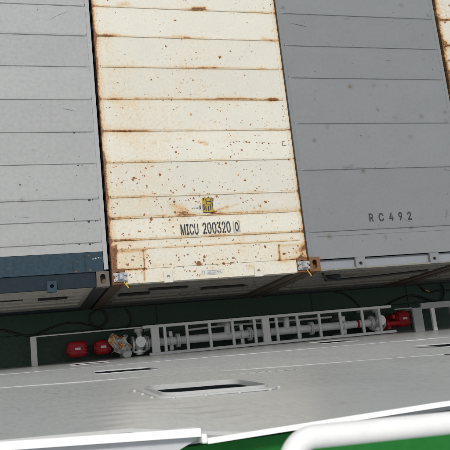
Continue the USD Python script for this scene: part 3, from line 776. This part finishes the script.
def gate_valve(x, name_label, flip=1):
    t = thing('gate_valve', name_label, 'valve', loc=(x, PY, DECK))
    obj('body', man(m3.Manifold.batch_hull([m3.Manifold.sphere(0.095, 20).translate((x, PY, PZ)), m3.Manifold.cylinder(0.1, 0.07, 0.06, 20).translate((x, PY, PZ + 0.06))])), 'valve', t, smooth=40)
    for d in (-0.10, 0.08):
        f = obj('flange', cyl((x + d, PY, PZ), (x + d + 0.022, PY, PZ), 0.112, 24), 'valve', t)
        for k in range(6):
            a = k * math.pi / 3
            obj('bolt', cyl((x + d - 0.012, PY + 0.092 * math.cos(a), PZ + 0.092 * math.sin(a)), (x + d + 0.034, PY + 0.092 * math.cos(a), PZ + 0.092 * math.sin(a)), 0.010, 6), 'galv', f)
    obj('bonnet', cyl((x, PY + 0.02 * flip, PZ + 0.14), (x, PY + 0.02 * flip, PZ + 0.165), 0.075, 8), 'valve', t)
    obj('yoke', cat_(cyl((x, PY + 0.06, PZ + 0.10), (x, PY + 0.19, PZ + 0.03), 0.035, 14), cyl((x, PY + 0.175, PZ + 0.035), (x, PY + 0.20, PZ + 0.022), 0.06, 18)), 'valve', t)
    obj('side_outlet', cat_(cyl((x, PY - 0.05, PZ), (x, PY - 0.15, PZ), 0.05, 18), cyl((x, PY - 0.10, PZ), (x, PY - 0.125, PZ), 0.085, 18)), 'valve', t)
    return t


gate_valve(0.585, 'silver painted valve joining the pipe beside the orange and white plastic')
v2 = gate_valve(4.30, 'silver painted valve at the right end of the pipe next to red motor')


def actuator(x0, x1, y0, y1, z0, z1, label, axis='y'):
    """Red cast housing with cooling ribs, end cover, feet and a white rating plate."""
    t = thing('valve_motor', label, 'motor', loc=((x0 + x1) / 2, (y0 + y1) / 2, DECK))
    obj('housing', rounded_hull(x0, x1, y0, y1, z0, z1, min(0.05, (x1 - x0) / 4), 16), 'red', t, smooth=50)
    n = 7
    for k in range(n):
        yy = y0 + 0.05 + (y1 - y0 - 0.1) * k / (n - 1)
        if abs(k - n // 2) <= 0:
            continue
        obj('rib', rounded_hull(x0 - 0.003, x1 + 0.003, yy - 0.006, yy + 0.006, z0 + 0.03, z1 + 0.003, 0.003, 6), 'red', t)
    cx, cy = (x0 + x1) / 2, (y0 + y1) / 2
    obj('rating_plate', box(cx - 0.038, cx + 0.038, cy - 0.016, cy + 0.016, z1 + 0.001, z1 + 0.011), 'tag', t)
    obj('cover', cyl((x0 - 0.02, cy, (z0 + z1) / 2), (x0 + 0.02, cy, (z0 + z1) / 2), min(y1 - y0, z1 - z0) * 0.36, 20), 'red', t)
    obj('foot', cat_(box(x0 + 0.04, x0 + 0.07, y0 + 0.04, y1 - 0.04, DECK, z0 + 0.03), box(x1 - 0.07, x1 - 0.04, y0 + 0.04, y1 - 0.04, DECK, z0 + 0.03)), 'steel_grey', t)
    return t


actuator(-0.385, -0.135, -0.720, -0.50, -2.30, -2.10, 'red motor housing with white plate, leftmost on the deck by the white post')
actuator(-0.010, 0.195, -0.715, -0.515, -2.28, -2.07, 'smaller red motor housing half tucked behind the orange and white plastic')
actuator(4.685, 4.885, -0.725, -0.475, -2.24, -2.0, 'bright red motor housing at the right end of the ladder')
rc = thing('pipe_coupling', 'small red coupling between the silver valve and the right red motor', 'coupling', loc=(4.5, PY, DECK))
obj('hub', cyl((4.40, PY - 0.04, PZ), (4.69, PY - 0.04, PZ), 0.040, 20), 'red', rc, smooth=30)
obj('collar', cyl((4.44, PY - 0.04, PZ), (4.475, PY - 0.04, PZ), 0.072, 20), 'red', rc, smooth=30)
obj('bracket', box(4.46, 4.52, PY - 0.12, PY - 0.08, DECK, PZ + 0.03), 'red', rc)
obj('bracket', box(4.56, 4.60, PY + 0.03, PY + 0.09, DECK, PZ + 0.05), 'red', rc)

# crumpled printed plastic over the end of the pipe
n = 46
U_, V_ = np.meshgrid(np.linspace(0, 1, n), np.linspace(0, 1, n))
wx = 0.19 + 0.25 * U_ + 0.03 * np.sin(V_ * 7) - 0.02 * V_
wy = -0.715 + 0.215 * V_ + 0.05 * (1 - U_) * (V_ - 0.2) + 0.02 * np.sin(U_ * 9)
wz = -1.97 + 0.11 * (meshkit.fbm(np.stack([U_ * 4.5, V_ * 4.5, U_ * 0], -1), 4, 3) - 0.5) - 0.22 * np.maximum(np.abs(V_ - 0.5) - 0.3, 0) * 2 + 0.05 * np.abs(np.sin(U_ * 11 + V_ * 5 + 2 * meshkit.noise(np.stack([U_ * 3, V_ * 3, U_ * 0], -1)))) 
bv = np.stack([wx, wy, wz], -1).reshape(-1, 3)
a = (np.arange(n - 1)[:, None] * n + np.arange(n - 1)[None]).ravel()
bf = np.vstack([np.stack([a, a + 1, a + n + 1], 1), np.stack([a, a + n + 1, a + n], 1)])
b2 = np.vstack([bv, bv - [0, 0, 0.006]])
bf2 = np.vstack([bf, bf[:, ::-1] + n * n])
obj('plastic_bag', trimesh.Trimesh(b2, bf2, process=False), 'rag', label='crumpled orange and white printed plastic draped over the pipe end', cat='bag', smooth=60)
st = thing('pipe_stand', 'white pipe stub standing below the orange and white plastic', 'stand', loc=(0.40, -0.74, DECK))
obj('post', cyl((0.41, -0.735, DECK), (0.41, -0.735, -2.05), 0.05, 18), 'ladder', st, smooth=30)
obj('cap', cyl((0.41, -0.735, -2.05), (0.41, -0.735, -2.03), 0.065, 18), 'ladder', st)

# ------------------------------------------------------------------ ladder laid over the pipe
LZ = -1.80
lad = thing('ladder', 'long light grey ladder fixed flat above the pipe', 'ladder', loc=(0.6, -0.6, DECK))
obj('rail', box(0.62, 4.47, -0.432, -0.392, LZ - 0.07, LZ, 0.004), 'ladder', lad)
obj('rail', box(0.69, 4.50, -0.812, -0.772, LZ - 0.07, LZ, 0.004), 'ladder', lad)
for x in (0.925, 1.243, 1.577, 1.918, 2.251, 2.59, 2.918, 3.269, 3.61, 3.974, 4.26):
    obj('rung', box(x - 0.020, x + 0.020, -0.772, -0.432, LZ - 0.05, LZ - 0.012, 0.004), 'ladder', lad)
for x in (0.785, 2.42):
    obj('wide_rung', box(x - 0.055, x + 0.055, -0.772, -0.432, LZ - 0.06, LZ - 0.006), 'ladder', lad)
    for y in (-0.412, -0.792):
        obj('leg', box(x - 0.04, x + 0.04, y - 0.018, y + 0.018, DECK, LZ - 0.07), 'ladder', lad)
for y in (-0.412, -0.792):
    obj('leg', box(4.20, 4.26, y - 0.018, y + 0.018, DECK, LZ - 0.07), 'ladder', lad)

# ------------------------------------------------------------------ guard frames at both ends
gf = thing('guard_frame', 'white post with thin long rod guarding the red motors at the left', 'frame', loc=(-0.84, -0.5, DECK))
obj('post', box(-0.892, -0.812, -0.80, -0.405, -1.97, -1.90, 0.004), 'ladder', gf)
obj('leg', box(-0.88, -0.82, -0.43, -0.41, DECK, -1.97), 'ladder', gf)
obj('leg', box(-0.88, -0.82, -0.79, -0.77, DECK, -1.97), 'ladder', gf)
obj('rod', cyl((-0.812, -0.409, -1.915), (0.62, -0.402, -1.915), 0.009, 10), 'pipe', gf)
gr = thing('guard_frame', 'grey flat bar frame standing right of the bright red motor', 'frame', loc=(4.85, -0.6, DECK))
obj('end_plate', box(4.765, 4.925, -0.92, -0.475, -1.735, -1.70), 'steel_grey', gr)
obj('top_bar', box(4.47, 4.765, -0.478, -0.462, -1.735, -1.705), 'steel_grey', gr)
obj('top_bar', box(4.925, 7.0, -0.50, -0.41, -1.74, -1.70), 'steel_grey', gr)
obj('cross_bar', box(5.085, 5.145, -0.90, -0.50, -1.74, -1.70), 'ladder', gr)
obj('end_plate', box(5.42, 5.62, -0.90, -0.50, -1.74, -1.70), 'steel_grey', gr)
for x in (4.80, 5.46, 6.8):
    for y in (-0.48, -0.88):
        obj('leg', box(x, x + 0.05, y - 0.01, y + 0.01, DECK, -1.74), 'steel_grey', gr)
obj('lower_bar', box(4.925, 7.0, -0.94, -0.90, -1.74, -1.70), 'steel_grey', gr)

# ------------------------------------------------------------------ superstructure front, windows, walkway edge
TOP = 5.98


def wy_(x, z):
    c = -0.027 * np.clip((z - DECK) / (3.1 - DECK), 0, 1)
    knuckle = np.clip(0.053 - 0.05 * (np.asarray(x) + 0.5), 0.0, 0.06) * np.clip((z - 5.08) / 0.9, 0, 1) * np.clip((np.asarray(x) + 0.62) / 0.06, 0, 1)
    return -1.188 - 0.0768 * (z - 3.1) + c * (x - 0.5) - knuckle


house = thing('ship_superstructure', 'grey white steel house front with bolted windows and green walkway on top', 'superstructure', loc=(0.5, -1.5, DECK))
WZ = [(4.34, 5.0), (1.54, 2.20), (-1.26, -0.60)]
WX = [(-0.50, 0.085), (2.74, 3.33), (-3.7, -3.12)]
WINS = [(xa, xb, za, zb) for xa, xb in WX for za, zb in WZ]


def rrect(xa, xb, za, zb, r):
    return sg.box(xa + r, za + r, xb - r, zb - r).buffer(r, quad_segs=8)


def sheet(poly, t0, t1, dent=0.0, seed=0, edge_len=0.06):
    """A plate in the plane of the house front: poly in (x, z); from t0 to t1 in front of the wall face."""
    m = trimesh.creation.extrude_polygon(poly, 1.0, engine='earcut')
    v, f = trimesh.remesh.subdivide_to_size(m.vertices, m.faces, edge_len, max_iter=12) if edge_len else (np.array(m.vertices), np.array(m.faces))
    x, z, t = v[:, 0], v[:, 1], v[:, 2]
    d = dent * (meshkit.fbm(np.stack([x * 1.4, z * 1.2, x * 0 + seed], -1), 3, seed) - 0.5) if dent else 0
    y = wy_(x, z) + t0 + (t1 - t0) * t + d
    return trimesh.Trimesh(np.stack([x, y, z], 1), f[:, ::-1], process=True)


# wall plates: one per deck height, joints covered by a proud bar
levels = [(DECK, 0.30), (0.30, 3.10), (3.10, TOP)]
for k, (za, zb) in enumerate(levels):
    poly = sg.box(-4.5, za + 0.002, 8.0, zb - 0.002)
    for (xa, xb, wa, wb) in WINS:
        if za < wa < zb:
            poly = poly.difference(rrect(xa + 0.035, xb - 0.035, wa + 0.035, wb - 0.035, 0.085))
    obj('wall_plate', sheet(poly, -0.012, 0.0, dent=0.012, seed=k + 2, edge_len=0.2), 'wall', house, smooth=30)
for z in (0.30, 3.10):
    obj('joint_bar', sheet(sg.box(-4.5, z - 0.03, 8, z + 0.03), -0.01, 0.0028, edge_len=0.3), 'wall', house)
for (xa, xb, wa, wb) in WINS:
    ring = rrect(xa - 0.01, xb + 0.01, wa - 0.01, wb + 0.01, 0.10).difference(rrect(xa + 0.034, xb - 0.034, wa + 0.034, wb - 0.034, 0.085))
    fr = obj('window_frame', sheet(ring, 0.001, 0.009 if wa > 3 else 0.003, edge_len=0.1), 'wall', house)
    lip = rrect(xa + 0.025, xb - 0.025, wa + 0.025, wb - 0.025, 0.09).difference(rrect(xa + 0.0345, xb - 0.0345, wa + 0.0345, wb - 0.0345, 0.0845))
    obj('window_rim', sheet(lip, -0.003, 0.023 if wa > 3 else 0.007, edge_len=0.1), 'wall', fr)
    obj('glass', sheet(rrect(xa + 0.0355, xb - 0.0355, wa + 0.0355, wb - 0.0355, 0.0845), -0.014, -0.004, edge_len=0.2), 'glass', fr)
    w, h = xb - xa, wb - wa
    pts = [(xa + w * q, wb + 0.024) for q in (0.10, 0.36, 0.64, 0.90)] + [(xa + w * q, wa - 0.024) for q in (0.12, 0.38, 0.62, 0.88)] + \
          [(xa - 0.024, wa + h * q) for q in (0.12, 0.5, 0.88)] + [(xb + 0.024, wa + h * q) for q in (0.12, 0.5, 0.88)]
    for (px, pz) in (pts if wa > 3 else []):
        yy = wy_(px, pz)
        b = trimesh.creation.icosphere(2, 0.0105)
        b.apply_scale((1, 0.8, 1)); b.apply_translation((px, yy + 0.002, pz))
        obj('bolt', b, 'wall', fr, smooth=True)
# a row of small welded clips on the front, and scuppers
for k in range(9):
    x = 0.16 + k * 0.068
    obj('clip', sheet(sg.box(x, 3.635 - k * 0.004, x + 0.042, 3.660 - k * 0.004), 0.001, 0.006, edge_len=0), 'steel_grey', house)
for x in (2.12, 2.72):
    obj('scupper', sheet(rrect(x, x + 0.22, 3.18, 3.27, 0.04), 0.001, 0.004, edge_len=0.2), 'void', house)

# top edge: flat coaming strip, thicker on the left
e = -0.56


def topstrip(xa, xb, y_off0, y_off1, z0, z1):
    X = np.linspace(xa, xb, 30)
    V, F = [], []
    for x in X:
        y = wy_(x, TOP)
        V += [(x, y + y_off0, z0), (x, y + y_off1, z0), (x, y + y_off1, z1), (x, y + y_off0, z1)]
    for i in range(29):
        for j in range(4):
            a, b = i * 4 + j, i * 4 + (j + 1) % 4
            F += [(a, b, b + 4), (a, b + 4, a + 4)]
    F += [(0, 2, 1), (0, 3, 2), (116, 117, 118), (116, 118, 119)]
    m = trimesh.Trimesh(np.array(V), np.array(F), process=False)
    m.fix_normals()
    return m


def prism(poly, z0, z1):
    m = trimesh.creation.extrude_polygon(sg.Polygon(poly), z1 - z0, engine='earcut')
    m.apply_translation((0, 0, z0))
    return m


obj('edge_coaming', prism([(-2.6, -1.2905), (-0.562, -1.3985), (-0.562, -1.4255), (-2.6, -1.3145)], TOP - 0.14, TOP + 0.02), 'white_edge', house)
obj('edge_coaming', topstrip(e + 0.02, 8.0, -0.016, 0.002, TOP - 0.14, TOP + 0.012), 'white_edge', house)
obj('coaming_end', rounded_hull(-0.5605, -0.540, -1.450, -1.418, TOP - 0.06, TOP + 0.018, 0.007), 'white_edge', house)
# walkway deck and the pale step on its left
obj('walkway_plate', box(-6.0, 9.0, -3.2, -1.462, TOP - 0.20, TOP - 0.10), 'walk', house)
stp = prism([(-2.6, -1.320), (-0.555, -1.4285), (-0.596, -1.447), (-0.70, -1.49), (-0.9, -1.7), (-2.6, -1.7)], TOP - 0.099, TOP - 0.02)
obj('walkway_step', stp, paint('step_grey', (0.52, 0.53, 0.56), gain=0.4, stain=(0.35, 0.34, 0.33)), house)
obj('rear_wall', box(-6.0, 9.0, -3.3, -3.205, TOP - 0.2, 9.2), 'wall', house)

# ------------------------------------------------------------------ white handrail near the camera
rl = thing('handrail', 'bright white tubular handrail with rounded return at its left end', 'railing', loc=(-0.6, -1.4, TOP - 0.1))
RZ, RY = 7.0, -1.3845
pts = [(x, RY - 0.03 * (x + 0.57), RZ) for x in (4.0, 2.0, 0.2, -0.3, -0.53)]
arc = [(-0.570 - 0.058 * math.sin(t), RY - 0.058 + 0.058 * math.cos(t), RZ) for t in np.linspace(0.0, math.pi / 2, 9)]
tail = [(-0.628, y_, z_) for y_, z_ in ((-1.50, RZ), (-1.62, RZ), (-1.72, RZ - 0.02), (-1.78, RZ - 0.09), (-1.79, RZ - 0.3), (-1.79, TOP - 0.1))]
obj('top_rail', tube(pts + arc + tail, 0.0235, 24, sub=5), 'rail_white', rl, smooth=True)
for x in (0.9, 2.4, 3.9):
    obj('stanchion', cat_(cyl((x, -1.47, TOP - 0.1), (x, RY - 0.03 * (x + 0.57), RZ), 0.02, 16)), 'rail_white', rl, smooth=30)
